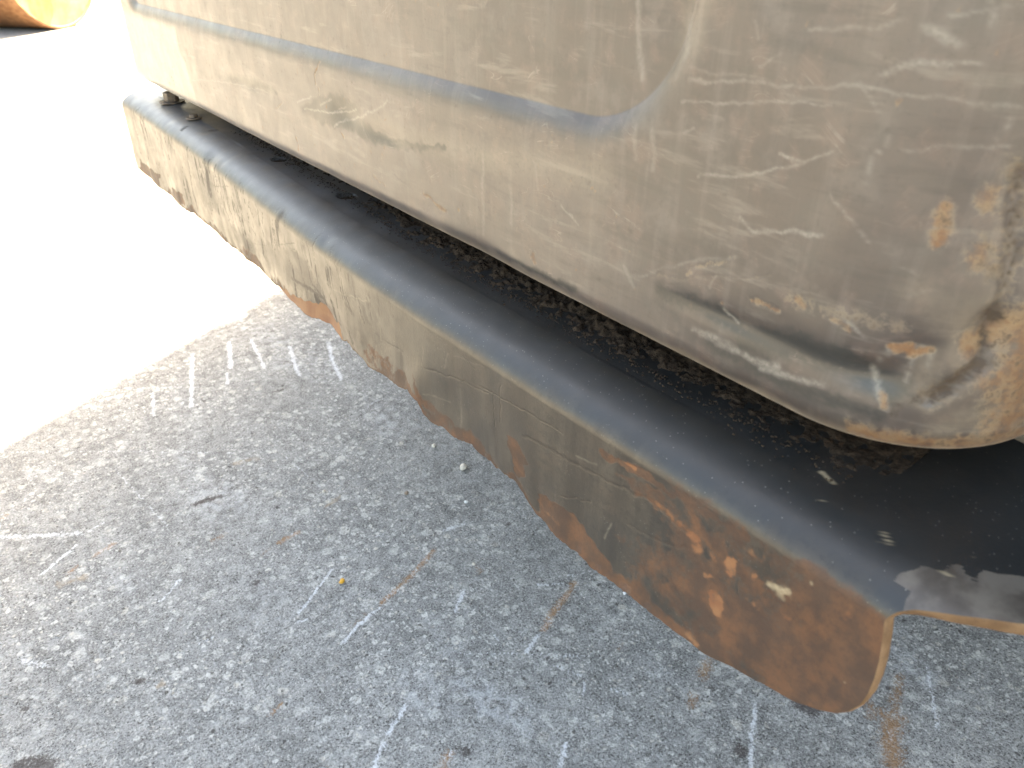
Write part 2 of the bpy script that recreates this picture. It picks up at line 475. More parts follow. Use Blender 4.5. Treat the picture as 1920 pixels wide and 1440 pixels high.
O_STROKES = [([(813,1033),(767,1083),(717,1130)],6,1),([(1077,1093),(1060,1120),(1033,1153),(1020,1180)],7,1),([(180,1040),(213,1020)],6,.9),([(523,1017),(560,997)],6,1),
 ([(400,1013),(427,1000)],6,.7),([(127,1077),(143,1063)],5,.8),([(507,1340),(527,1320)],4,.9),([(1687,1270),(1680,1310),(1670,1360)],10,.75),([(1673,1355),(1670,1390),(1672,1425)],16,1.15),([(1655,1340),(1690,1345)],12,.9),
 ([(1630,1320),(1635,1345)],9,.8),([(1327,1240),(1317,1267)],11,.85),([(1300,1305),(1298,1320)],10,.8),([(840,1415),(830,1440)],9,.9),([(660,1175),(690,1150)],5,.5),
 ([(0,975),(15,965)],6,.7),([(490,1040),(505,1030)],5,.6),([(895,1065),(900,1072)],7,.7),([(1165,1205),(1160,1215)],5,.6)]
for pts, w, v in O_STROKES: P.stroke('orange', g(*pts), w * .0015, v * .85, 1.2, .008, .3)
for pts in ([(800,1045),(770,1078)],[(745,1105),(722,1126)],[(1062,1118),(1040,1145)],[(1030,1160),(1018,1182)],[(1672,1370),(1668,1392)],[(545,1003),(556,998)],[(190,1035),(208,1024)],[(835,1422),(845,1410)]): P.stroke('white', g(*pts), .006, .75, 1.1, .01, .35)
for pts, w, v in [([(365,945),(390,938),(415,930)],9,1),([(300,950),(330,945)],6,.6),([(513,735),(530,731)],6,1),([(463,939)],6,1),([(587,906)],5,1),([(481,952)],4,1),([(378,745),(385,757)],4,.9),
 ([(66,1120)],7,1),([(480,1093)],10,.95),([(263,1277)],11,1),([(47,1330)],8,1),([(40,1440),(85,1437)],24,1),([(1500,1320),(1525,1330)],20,1),([(1390,1408)],15,.95),
 ([(1333,1287)],9,.9),([(737,1069)],5,.95),([(953,982)],8,.95),([(927,983)],6,.8),([(1026,1236)],6,.9),([(895,870)],5,.8),([(860,1405),(875,1410)],10,.8),([(608,1216)],4,.9),
 ([(580,690)],3,.9),([(660,705)],6,.7),([(690,715)],5,.7),([(520,830),(580,825)],8,.45),([(60,865)],9,.45),([(560,1296)],5,.7),([(1240,1010)],5,.5),([(1840,1340)],7,.5)]:
    P.stroke('stain', g(*pts), w * .0011, v, .8, .008, .25)
for pts, w, v in [([(110,1095),(160,1080)],16,.7),([(440,870),(480,860)],14,.6),([(303,1283)],13,.9),([(326,1298)],7,.8),([(85,830),(110,815)],10,.5),([(520,690),(540,680)],10,.6),
 ([(610,950),(640,930)],10,.6),([(330,1170),(350,1160)],20,.4),([(1680,1330)],30,.4),([(840,1180)],12,.35)]:
    P.stroke('warm', g(*pts), w * .0011, v, 1.0, .01, .2)
gz = np.zeros_like(ga)
ground = mesh_obj('ground', np.stack([ga, gb, gz], 1), grid_faces(len(gx), len(gy)), M_CONC, attrs=P.m)
ground['kind'] = 'structure'

# ------------------------------------------------------------------ the machine
machine = bpy.data.objects.new('excavator', None)
C.objects.link(machine)
machine.location = (0.46, 1.0, 0.0)
tag(machine, 'worn grey construction machine with dented side panel above a rusty bent steel skirt', 'excavator')
bpy.context.view_layer.update()
def under(o, parent=machine):
    o.parent = parent
    o.matrix_parent_inverse = parent.matrix_world.inverted()
    return o

# --- side panel: plan path x vertical profile
XP, ZB, RB = 0.46, 0.8660, 0.026
ZTOP = 2.9
YF, RF, YN, RN = 1.93, 0.03, 0.25, 0.125
ys = np.linspace(YN, YF, 4000)
pxs = proj(XP, ys, .95)[0]
n_s = 800
ystr = np.interp(np.linspace(pxs[0], pxs[-1], n_s), pxs[::-1], ys[::-1]) if pxs[0] > pxs[-1] else None
ystr = np.interp(np.linspace(pxs.min(), pxs.max(), n_s), pxs[::-1], ys[::-1])      # far -> near
path = []
for k in range(10):                                   # far corner
    t = math.pi / 2 * k / 10
    path.append((XP + RF - RF * math.sin(t), YF + RF * math.cos(t), -math.sin(t), math.cos(t)))
path.insert(0, (1.45, YF + RF, 0, 1))
for y in ystr: path.append((XP, y, -1, 0))
for k in range(1, 61):                                # near corner
    t = math.pi / 2 * k / 60
    path.append((XP + RN - RN * math.cos(t), YN - RN * math.sin(t), -math.cos(t), -math.sin(t)))
path.append((3.0, YN - RN, 0, -1))
path = np.array(path)
prof = [(0.30, ZB)]                                   # (inset, z) from the underside upwards
for k in range(0, 25):
    t = math.pi / 2 * k / 24
    prof.append((RB - RB * math.sin(t), ZB + RB - RB * math.cos(t)))
zz = list(np.arange(ZB + RB + .0011, 1.215, .0011)) + list(np.linspace(1.22, ZTOP - .06, 30))
prof += [(0, z) for z in zz]
for k in range(1, 9):
    t = math.pi / 2 * k / 8
    prof.append((.06 - .06 * math.cos(t), ZTOP - .06 + .06 * math.sin(t)))
prof = np.array(prof)
ns, nv = len(path), len(prof)
PX, PY = path[:, 0][:, None], path[:, 1][:, None]
NX, NY = path[:, 2][:, None], path[:, 3][:, None]
IN, ZZ = prof[:, 0][None, :], prof[:, 1][None, :]
VX = PX - NX * IN; VY = PY - NY * IN; VZ = np.broadcast_to(ZZ, (ns, nv)).copy()
seg = np.hypot(np.diff(path[:, 0]), np.diff(path[:, 1]))
arc = np.concatenate([[0], np.cumsum(seg)])
arc = arc - np.interp(0, [0], [0])
i_str = 11 + n_s - 1
S = (YN + (arc[i_str] - arc))                         # equals y on the straight part
SA = np.broadcast_to(S[:, None], (ns, nv))
SB = VZ
# pressed recess: rounded rectangle in (y, z), inset along +X
r_y0, r_y1 = onX(1292, 0, XP)[1], onX(240, 0, XP)[1] - .01
z_far, z_near = 1.030, 1.049
base = z_far + (z_near - z_far) * np.clip((1.8 - SA) / 1.4, 0, 1.2)
rc_n, rc_f = .105, .03
def sdf_rr(y, z):
    cy_n, cy_f = r_y0 + rc_n, r_y1 - rc_f
    dn = np.where((y < cy_n) & (z < base + rc_n), rc_n - np.hypot(y - cy_n, z - base - rc_n), 9)
    df = np.where((y > cy_f) & (z < base + rc_f), rc_f - np.hypot(y - cy_f, z - base - rc_f), 9)
    d = np.minimum(np.minimum(y - r_y0, r_y1 - y), np.minimum(z - base, 1.80 - z))
    return np.where(dn < 9, np.minimum(dn, d + 9), np.where(df < 9, df, d))
d_in = sdf_rr(SA, SB)
t = np.clip((d_in + .030) / .030, 0, 1)
inset = .0085 * (t * t * .75 + .25 * t * t * t)        # soft outer shoulder, crisp inner edge
flatm = (np.abs(NX + 1) < 1e-6)
VX = VX + np.where(flatm, inset, 0)
# dents, waves and the creased near corner
wave = (fbm(SA * 4, SB * 5 + 3, 3) - .5) * .004 + (fbm(SA * 14, SB * 16, 3) - .5) * .0012
dent = np.zeros_like(VX)
def dentp(x, y, ry, rz, dep):
    c = onX(x, y, XP)
    return dep * np.exp(-((SA - c[1]) / ry) ** 2 - ((SB - c[2]) / rz) ** 2)
for a in ((650,215,.035,.016,.004),(720,255,.05,.010,.003),(1640,720,.022,.014,.005),(1700,690,.014,.016,.004),(1830,690,.02,.02,.006),(480,165,.10,.012,.002),(1380,605,.05,.008,.003),(1560,690,.04,.012,.003),(900,470,.05,.012,.002),(1750,420,.05,.05,.003)):
    dent += dentp(*a)
pa = Paint(SA.ravel(), SB.ravel())
# the crease is paced out on the plane of the flat face, then follows the arc length round the corner
def onpanel(x, y):
    X, Y, Z = onX(x, y, XP)
    if Y < YN:                                        # on the rounded near corner: step along the ray
        d = wray(x, y)
        best = None
        for th in np.linspace(0, math.pi / 2, 120):
            qx, qy = XP + RN - RN * math.cos(th), YN - RN * math.sin(th)
            e = abs(math.atan2(d[1], d[0]) - math.atan2(qy, qx))
            if best is None or e < best[0]: best = (e, qx, th)
        _, qx, th = best
        return (YN - RN * th, HC + d[2] * qx / d[0])
    return (Y, Z)
def q(*px): return [onpanel(x, y) for x, y in px]
crease = q((1915,330),(1905,480),(1890,560),(1868,605),(1855,650),(1835,690),(1790,722),(1742,748))
ix, dd = pa.dist(crease, .006, .06)
cr = np.zeros_like(pa.a); cr[ix] = np.exp(-(dd / .006) ** 2)
dent += .0035 * cr.reshape(VX.shape)
disp = (wave + dent)
VX = VX - NX * disp * (IN < .25); VY = VY - NY * disp * (IN < .25)
for pts, w, v in [([(1300,615),(1360,645),(1420,676),(1460,688)],5,1),([(1430,690),(1490,707),(1540,722)],5,.9),([(1640,695),(1646,735),(1664,765)],4.5,1),([(1655,665),(1690,650),(1740,655),(1745,680)],3,.8),([(1657,143),(1680,123),(1710,117),(1780,117),(1845,117)],2.6,.85),([(1280,193),(1390,190),(1480,190),(1555,197)],1.8,.6),([(1290,150),(1440,157),(1610,163),(1690,175),(1800,190),(1920,203)],2,.55),
 ([(1310,330),(1370,334),(1420,328),(1500,308),(1560,285)],1.9,.7),([(1390,405),(1410,433),(1480,436),(1545,440)],2.6,.8),([(1555,365),(1590,405),(1625,450)],1.9,.55),([(1625,345),(1640,300),(1665,250)],1.7,.5),
 ([(1520,58),(1640,52),(1700,38)],2,.45),([(1780,28),(1920,12)],1.8,.5),([(1858,0),(1868,30),(1862,70)],1.8,.7),([(1740,55),(1770,70),(1800,85)],5,.75),([(1700,280),(1800,276),(1900,276)],2,.5),
 ([(1870,260),(1910,210)],1.8,.5),([(1425,125),(1460,98)],1.8,.5),([(1463,291),(1512,303)],2,.9),([(1179,0),(1183,60),(1188,150)],4.5,.5),([(905,290),(905,440)],4,.35),([(955,320),(958,420)],4,.35),
 ([(1190,240),(1190,300)],4,.4),([(1225,240),(1226,320)],4,.4),([(1053,385),(1085,420)],2,.6),([(1313,627),(1363,647),(1413,673),(1457,685)],4,.85),([(1440,695),(1480,705),(1530,718)],4,.6),
 ([(1353,580),(1368,594),(1380,608)],2.2,.9),([(1590,605),(1625,628)],2.4,.7),([(555,191),(582,181)],2,.95),([(570,205),(600,208),(625,211),(665,207)],2.2,.95),([(600,196),(620,188)],1.8,.8),([(625,237),(645,226),(670,220),(700,208),(727,190)],2.2,.85),
 ([(620,213),(645,199)],1.6,.8),([(360,150),(420,153),(500,172)],1.6,.6),([(1283,250),(1300,240)],2,.5),([(1420,40),(1424,75)],2.4,.4),([(1610,160),(1655,215)],2,.35),([(1690,500),(1720,520)],2,.3),
 ([(1280,40),(1278,100),(1262,140)],5,.45),([(1200,520),(1290,490),(1380,480)],2.4,.4),([(1700,560),(1760,540)],2,.3),([(1000,300),(1010,360)],3,.3),([(1440,150),(1290,130)],2,.3),
 ([(1640,700),(1648,735),(1662,760)],3.2,1),([(1712,668),(1702,700),(1694,722)],1.8,.8),([(1668,660),(1650,680),(1645,700)],2,.7),([(1735,655),(1742,675),(1735,690)],2,.6),([(1330,540),(1345,520)],2,.4),([(1170,500),(1190,540)],3,.4)]:
    pa.stroke('scr', q(*pts), w * .00065, v, .9, .006, .35)
for pts, w, v in [([(640,188),(668,208)],16,.8),([(668,215),(690,243),(720,260),(765,270),(832,277)],5,.85),([(560,205),(600,225),(640,238),(690,250)],9,.5),([(440,145),(505,172)],9,.55),([(370,132),(440,150)],8,.3),
 ([(1240,545),(1340,585),(1380,615)],14,.85),([(1400,640),(1500,645),(1600,690),(1680,735)],20,.95),([(1330,645),(1450,705),(1580,758),(1650,778)],11,.75),([(930,470),(985,500),(1080,545)],8,.75),([(880,448),(905,470)],10,.45),
 ([(1230,560),(1270,590)],12,.4),([(1640,300),(1720,330)],30,.18),([(1450,420),(1600,480)],25,.15),([(517,45),(517,80)],2,.8),([(492,60),(494,100)],1.2,.7),([(313,118),(318,138)],2,.6),([(370,138),(380,170)],2,.7),
 ([(603,75),(605,100)],4,.5),([(1080,260),(1200,270)],14,.2),([(515,165),(515,210)],1.4,.6),([(745,175),(720,120)],1.2,.3),([(735,325),(780,360)],2,.5),([(630,300),(640,312)],2,.6),([(300,85),(306,70)],1.5,.6)]:
    pa.stroke('dark', q(*pts), w * .00075, v, 1.0, .008, .3)
for pts, w, v in [([(1772,395),(1770,415)],10,.9),([(1760,440),(1757,452)],11,1),([(1858,360),(1850,380)],12,.7),([(1845,470),(1835,490)],14,.7),([(1868,505)],9,.6),([(1840,440)],8,.5),
 ([(1900,612),(1860,635),(1822,652)],18,1),([(1920,600),(1915,700),(1900,780)],26,.75),([(1840,700),(1870,740),(1850,790)],20,.6),([(1672,655),(1700,655),(1712,668),(1738,660)],6,1),([(1655,745),(1662,760)],6,.95),
 ([(1600,812),(1660,828),(1730,838),(1820,836),(1915,815)],20,.8),
 ([(795,365),(815,380),(837,398)],5,.75),([(858,393)],5,.8),([(1000,478),(1004,492)],8,.7),([(1410,566),(1460,580)],4,.7),([(1500,560),(1508,570)],7,.75),([(1560,600),(1590,615)],6,.6),([(597,118),(590,138),(592,160)],3,1),
 ([(596,165),(597,180)],2,.8),([(557,260),(560,280)],4,.9),([(1540,550)],5,.6),([(1350,567)],4,.7),([(1440,520),(1220,520)],3,.25),([(1480,560),(1640,600),(1700,620)],12,.35),([(1290,510),(1380,480)],4,.45),([(700,330),(720,345)],3,.6),
 ([(518,205),(530,190)],2,.7),([(640,250),(645,262)],2.5,.8),([(1866,715),(1880,700)],7,.9),([(430,210),(432,228)],1.6,.7),([(320,140),(328,160)],2,.7)]:
    pa.stroke('rust', q(*pts), w * .00068, v, .9, .008, .2)
rim = sstep(ZB + .013, ZB + .001, pa.b + (fbm(pa.a * 40, pa.b * 40, 3) - .5) * .010) * sstep(1.5, .5, pa.a)
pa.m['rust'] = np.maximum(pa.get('rust'), rim * .55)
rim2 = sstep(ZB + .016, ZB + .004, pa.b + (fbm(pa.a * 25, pa.b * 60, 3) - .5) * .012)  # dusty tan rim with light bounced off sunlit ground painted in
pa.m['dust_bounce'] = np.maximum(pa.get('dust_bounce'), rim2 * .95)
pa.poly('dark', q((560,205),(600,180),(640,178),(665,198),(674,216),(702,250),(740,264),(830,274),(830,284),(740,277),(690,266),(650,242),(600,234)), .95, .008, .012)
pa.poly('dark', q((430,140),(470,142),(515,165),(520,178),(470,170),(420,152)), .7, .010, .012)
pa.stroke('rust', crease, .016, .5, 1.2, .02, .4)
pa.stroke('rust', q((1920,640),(1905,720),(1880,790)), .022, .8, 1.0, .02, .2)
pa.stroke('deep', crease[:4], .0045, .75, 1.2, .016, .5)
pa.stroke('deep', crease[3:], .0075, .95, 1.1, .016, .45)
pa.stroke('deep', q((1742,748),(1690,762),(1675,770)), .006, .6, 1.0, .01, .3)
pa.stroke('deep', q((1845,430),(1870,560)), .004, .3, 1.0, .01, .3)
for pts, w, v in [([(1720,560),(1800,600)],20,.3),([(1745,680),(1720,740)],16,.4),([(1880,770),(1760,800)],16,.5),([(1290,20),(1288,80)],22,.4),([(700,230),(900,290),(1130,330)],24,.35),([(1010,560),(960,470)],10,.3)]:
    pa.stroke('dust_bounce', q(*pts), w * .0007, v, 1.2, .01, .3)
pm = pa.m
ye = onX(343, 100, XP)[1]
edge_w = ye + (vnoise(SB.ravel() * 60, SA.ravel() * 5) - .5) * .025 + (SB.ravel() - .95) * .25
pm['pale'] = sstep(-.006, .010, SA.ravel() - edge_w) * .5 * sstep(1.02, 1.0, SB.ravel())
verts = np.stack([VX.ravel(), VY.ravel(), VZ.ravel()], 1)
panel = mesh_obj('side_panel', verts, grid_faces(ns, nv, True), M_PANEL, attrs=pm)
under(panel)

# --- body behind the panel, counterweight and track, unseen and sized to throw the shade
V, F = rounded_box(XP + .10, 3.1, YN - RN + .05, YF, 1.16, ZTOP - .02, .04)
under(mesh_obj('body', V, F, M_BODY))
V, F = rounded_box(.62, .70, -.02, 1.86, .846, 1.2, .01)
under(mesh_obj('gap_blocker', V, F, M_BODY))  # unseen filler added to keep bright reflections off the top plate
V, F = rounded_box(.585, 1.0, -1.3, YN - RN - .05, .890, ZTOP - .02, .03)
under(mesh_obj('front_compartment', V, F, M_BODY))  # unseen next section, added and sized to darken the plate's reflection
V, F = rounded_box(1.50, 3.1, YF - .06, 2.86, .86, ZTOP, .05)
under(mesh_obj('counterweight', V, F, M_PANEL))
V, F = rounded_box(1.50, 2.05, -.9, 2.86, .0, .80, .06)
trk = under(mesh_obj('track', V, F, M_TRACK))
V, F = rounded_box(1.47, 2.08, -.05, .05, .80, .83, .008)
pad0 = mesh_obj('track_pad', V, F, M_TRACK)
for k in range(20):
    o = pad0 if k == 0 else pad0.copy()
    if k: C.objects.link(o)
    o.location = (0, -.80 + k * .185, 0)
    under(o, trk)

# --- the bent steel skirt
ZT, RBD, BA, TH = 0.84, 0.030, 0.062, 0.0115       # bend: tight at the face, easing into the plate
_xy = [(.05,.379),(.12,.378),(.3,.373),(.5,.369),(.7,.366),(.85,.366),(1.0,.372),(1.15,.380),(1.3,.388),(1.6,.397),(2.05,.406)]
_ax = np.array([a for a, b in _xy]); _bx = np.array([b + .018 for a, b in _xy])
_dense = np.linspace(.0, 2.1, 400)
_xf = np.interp(_dense, _ax, _bx); _xf = np.convolve(np.pad(_xf, 20, 'edge'), np.ones(41) / 41, 'valid')
xf = lambda y: np.interp(y, _dense, _xf)
_bot_px = [(240,300),(262,318),(300,352),(322,370),(360,400),(400,432),(430,462),(470,492),(500,522),(513,533),(524,535),(548,560),(580,590),(600,600),(615,612),(642,640),(650,638),(682,669),(694,684),(715,694),(745,712),(770,728),(794,750),(803,775),(816,790),(834,798),(846,812),(862,824),(880,835),(886,845),(925,876),(965,904),(990,938),(1007,965),(1050,1003),(1100,1040),(1148,1080),(1200,1122),(1280,1183),(1330,1217),(1380,1242),(1430,1275)]
_bp = []
for x, y in _bot_px:
    X = .40
    for _ in range(4):
        p3 = onX(x, y, X); X = float(xf(p3[1]))
    _bp.append((p3[1], p3[2]))
_bp += [(.10, .683), (.0, .683), (2.1, .705)]
_bp = np.array(sorted(_bp))
_chip = lambda y: (vnoise(y * 95, y * 0 + .5) - .5) * .0035 + (vnoise(y * 330, y * 0 + 4.5) - .5) * .0022 - .004 * np.clip(vnoise(y * 48, y * 0 + 9.5) - .72, 0, 1) * 6 * (np.asarray(y) > .32)
zb_of = lambda y: np.interp(y, _bp[:, 0], _bp[:, 1]) - _chip(y) * np.clip((np.asarray(y) - .2) / .15, 0, 1)
Y1 = 1.985
n_u = 850
yy = np.linspace(.10, Y1, 4000); pp = proj(.37, yy, .78)[0]
ubase = np.interp(np.linspace(pp.min(), pp.max(), n_u), pp[::-1], yy[::-1])[::-1]     # near -> far
U = (ubase - .10) / (Y1 - .10)
# section rows: kind 0 top plate (inner -> bend), 1 bend, 2 face (down)
rows = [(0, k) for k in np.concatenate([np.linspace(.62, .53, 6)[:-1], np.linspace(.53, .40, 70)])]
rows += [(1, k) for k in np.sin(np.linspace(0, 1, 62)[1:] * math.pi / 2)]
rows += [(2, k) for k in np.linspace(0, 1, 125)[1:]]
nr = len(rows)
kind = np.array([a for a, b in rows]); par = np.array([b for a, b in rows])
endX = np.array([.36,.396,.400,.405,.415,.429,.445,.48,.52,.62]); endY = np.array([.1225,.1215,.1175,.1105,.0900,.0665,.044,.002,-.04,-.09])
endF = np.array([0,.1,.25,.38,.5,.6,.7,.78,.86,.93,1.0]); endFY = np.array([.1215,.119,.116,.1148,.1150,.1170,.1225,.130,.142,.158,.19])
SX = np.zeros((n_u, nr)); SY = np.zeros((n_u, nr)); SZ = np.zeros((n_u, nr)); NXs = np.zeros((n_u, nr)); NZs = np.zeros((n_u, nr))
for j in range(nr):
    k, v = kind[j], par[j]
    if k == 0:
        x_in = .62; 
        frac = (v - .40) / (.62 - .40)
        y0 = float(np.interp(.396 + BA + (v - .40) / .22 * .156, endX, endY))
    elif k == 1: y0 = float(np.interp(.396 + BA * (1 - math.sin(v * math.pi / 2)), endX, endY))
    else: y0 = float(np.interp(v, endF, endFY))
    Y = y0 + U * (Y1 - y0)
    if k == 0: Y = Y + 0
    xfa = xf(Y)
    if k == 0:
        xb = xfa + BA
        SX[:, j] = xb + (v - .40) / .22 * (.62 - xb); SZ[:, j] = ZT; NZs[:, j] = 1
    elif k == 1:
        t = v * math.pi / 2
        SX[:, j] = xfa + BA - BA * math.sin(t); SZ[:, j] = ZT - RBD + RBD * math.cos(t)
        L_ = math.hypot(math.sin(t) / BA, math.cos(t) / RBD); NXs[:, j] = -math.sin(t) / BA / L_; NZs[:, j] = math.cos(t) / RBD / L_
    else:
        zb = zb_of(Y)
        SX[:, j] = xfa; SZ[:, j] = (ZT - RBD) + v * (zb - (ZT - RBD)); NXs[:, j] = -1
    SY[:, j] = Y
# waves and knocks
SBv = np.where(kind[None, :] == 0, ZT + (SX - .38), SZ)
low = np.where(kind[None, :] == 2, par[None, :], 0)
dsp = (fbm(SY * 3.2, SBv * 6, 3) - .5) * .006 + (fbm(SY * 16, SBv * 14 + 7, 3) - .5) * .003 * (.3 + low)
dsp = dsp + low ** 2 * ((fbm(SY * 11 + 40, SY * 0 + 2, 3) - .5) * .020)
def skd(x, y, ry, rz, dep):
    c = onX(x, y, float(xf(.6)))
    return dep * np.exp(-((SY - c[1]) / ry) ** 2 - ((SBv - c[2]) / rz) ** 2)
for a in ((790,725,.022,.03,-.006),(850,760,.03,.03,.004),(1005,950,.02,.03,.004),(600,585,.05,.02,.005),(365,310,.03,.06,.004)):
    dsp = dsp - skd(*a)
SX = SX + NXs * dsp * .8; SZ = SZ + NZs * dsp * .45
# notches hammered over the bend far along
for px_, py_ in ((270,222),(385,305),(610,500)):
    c = onX(px_, py_, .39)
    SZ = SZ - .0009 * np.exp(-((SY - c[1]) / .012) ** 2) * np.where(kind[None, :] == 1, np.sin(par[None, :] * math.pi), 0)
# bolt holes through the top plate
HOLES = [onZ(650, 368, ZT), onZ(524, 299, ZT)]
HR = .0145
for c in HOLES:
    dx, dy = SX - c[0], SY - c[1]; d = np.hypot(dx, dy); topm = (kind[None, :] == 0) & (d < HR * 1.6)
    near = topm & (d >= HR * .9) & (d < HR * 1.12)
    sc = np.where(near, HR / np.maximum(d, 1e-6), 1)
    SX = np.where(near, c[0] + dx * sc, SX); SY = np.where(near, c[1] + dy * sc, SY)
    SZ = np.where(topm & (d < HR * .9), SZ - .04, SZ)
# unrolled coordinate: height on the face, distance inwards on bend and plate
SK = Paint(SY.ravel(), np.where((kind[None, :] == 0) | ((kind[None, :] == 1) & (SZ > ZT - .010)), ZT + .012 + (SX - .40), SZ).ravel())
isface = np.broadcast_to(kind[None, :] >= 1, SX.shape).ravel()
istop = np.broadcast_to(kind[None, :] == 0, SX.shape).ravel()
def fq(*px):
    out = []
    for x, y in px:
        X = .39
        for _ in range(3):
            p3 = onX(x, y, X); X = float(xf(p3[1]))
        out.append((p3[1], min(p3[2], ZT - .006)))
    return out
SK.get('pale')
def tq(*px):
    out = []
    for x, y in px:
        p3 = onZ(x, y, ZT - .001); out.append((p3[1], ZT + .012 + (p3[0] - .40)))
    return out
a_, b_ = SK.a, SK.b
lowv = np.broadcast_to(low, SX.shape).ravel()
dist_bot = (SZ - zb_of(SY)).ravel()
nz1 = fbm(a_ * 14, b_ * 14, 4); nz2 = fbm(a_ * 40 + 9, b_ * 40, 4)
# rust: thick near the free end, a ragged fringe along the lower edge
rust = sstep(.42, .14, a_ + (nz1 - .5) * .30) * .72 * isface
rust = np.maximum(rust, sstep(.022, .0, dist_bot + (nz1 - .5) * .05) * .72 * isface)
rust = np.maximum(rust, sstep(.26, .15, a_ + (nz1 - .5) * .06) * isface * .95)
SK.m['rust'] = rust
for pts, w, v in [([(1130,850),(1200,890),(1290,945),(1400,1010)],9,.85),([(1300,980),(1360,1050),(1420,1100)],26,.8),([(1500,1050),(1560,1090),(1640,1130)],16,.8),([(1180,870),(1260,930)],8,.9)]:
    SK.stroke('rust', fq(*pts), w * .0006, v, 1, .01, .1)
for pts, v in [([(947,812),(970,828),(993,865),(978,900),(965,880)],.9),([(1005,930),(1045,935),(1090,975),(1160,1060),(1150,1085),(1080,1030),(1010,968)],.95),([(780,690),(800,740),(850,790),(880,830),(840,800),(795,752)],.7),
 ([(515,533),(540,545),(575,565),(600,568),(612,580),(622,600),(632,602),(642,640),(610,612),(560,575),(524,540)],1.0),([(320,348),(345,365),(350,390),(330,375)],.75),([(262,300),(300,330),(300,352),(265,320)],.8),
 ([(363,395),(395,420),(405,440),(370,405)],.6),([(690,640),(760,690),(790,745),(720,700),(685,668)],.55),([(1150,880),(1230,915),(1330,1000),(1290,1010),(1200,940)],.6)]:
    SK.poly('rust', fq(*pts), v, .004, .014)
SK.poly('orange', fq((515,533),(540,545),(575,565),(600,568),(612,580),(622,600),(632,602),(642,640),(610,612),(560,575),(524,540)), 1.0, .003, .01)
for pts, w, v in [([(1372,1055),(1368,1070)],12,1),([(1420,1085)],8,.8),([(1330,1080)],7,.7),([(1480,1160)],9,.5),([(1395,1120),(1410,1128)],8,.6),([(1350,1125),(1345,1135)],15,1),([(1310,1030),(1330,1040)],14,.7),([(1290,1000),(1300,1010)],10,.7),([(1160,855),(1190,880)],6,.9),([(1300,1190),(1310,1195)],10,.8),([(1230,950),(1280,985)],9,.6),
 ([(1400,1030),(1440,1060)],12,.5),([(1450,1120),(1420,1140)],12,.35),([(1590,1150)],14,.5),([(255,310),(290,345)],5,.6),([(955,850),(975,880)],7,.4),([(1025,960),(1060,985)],6,.35)]:
    SK.stroke('orange', fq(*pts), w * .0006, v, 1, .01, .2)
SK.stroke('pale', fq((1452,1107),(1470,1110)), .0042, .8, .7, .014, .35)
for pts, w in [([(1585,1275)],2),([(1520,1095)],3)]:
    SK.stroke('pale', fq(*pts), w * .0005, .5, .8, .006, .4)
for pts, w, v in [([(900,725),(1003,778),(1056,812)],1.2,.75),([(984,815),(1087,872),(1212,937),(1290,1000)],2.2,.7),([(925,735),(926,800)],1.0,.7),([(938,720),(938,790)],1.2,.7),([(800,690),(880,720),(915,738)],1.2,.6),([(1060,930),(1110,940)],1.4,.6),
 ([(1180,985),(1240,1015),(1290,1030)],2.0,.5),([(860,660),(890,690)],1.3,.5),([(1240,920),(1258,942)],4,.7),([(700,620),(760,660)],1.2,.5),
 ([(349,278),(356,325),(362,370)],3,.8),([(523,405),(520,425)],8,.8),([(518,415),(526,460)],3.5,.9),([(490,450),(493,480)],4,.9),([(435,370),(470,470)],2,.7),([(410,345),(425,400)],2,.6),([(440,350),(455,410)],2.4,.7),([(485,395),(487,420)],3,.7),
 ([(558,470),(578,560)],3,.6),([(575,480),(600,560)],2,.5),([(480,460),(520,460),(555,455)],1,.5),([(550,520),(605,560)],5,.7),([(590,535),(608,568)],5,.7),([(610,590),(640,610)],3,.5),([(650,570),(665,590)],6,.5),([(690,600),(720,640)],5,.4),
 ([(400,350),(430,350)],1.3,.6),([(380,320),(395,375)],2,.5),([(300,265),(306,290)],2,.5),([(288,240),(292,260)],1.5,.6),([(640,520),(655,600)],2,.5),([(690,560),(700,600)],2,.35),([(560,400),(575,420)],1.2,.5)]:
    SK.stroke('dark', fq(*pts), w * .0009, v, .9, .006, .3)
for pts in [[(266,212),(268,236)],[(385,300),(390,322)],[(400,312),(404,330)]]:
    SK.stroke('dark', fq(*pts), .003, .8, .8, .01, .2)
for k in range(110):                                    # random knocks on the far half
    y = random.Random(k).uniform(.75, 1.95); z = random.Random(k + 90).uniform(.72, .83)
    l = random.Random(k + 200).uniform(.006, .02) * (3.5 if k % 5 == 0 else 1)
    SK.stroke('dark', [(y, z), (y + random.Random(k + 300).uniform(-.012, .012), z - l)], random.Random(k + 400).uniform(.0006, .0026), random.Random(k + 500).uniform(.35, .85), .9, .014, .4)
for pts, v in [([(470,440),(520,455),(560,470),(600,520),(606,566),(560,545),(500,500)],.32),([(640,560),(700,590),(740,650),(700,660),(650,610)],.30),([(365,330),(400,345),(420,400),(380,390)],.35),([(430,420),(470,450),(480,490),(440,465)],.4)]:
    SK.poly('dark', fq(*pts), v, .012, .04)
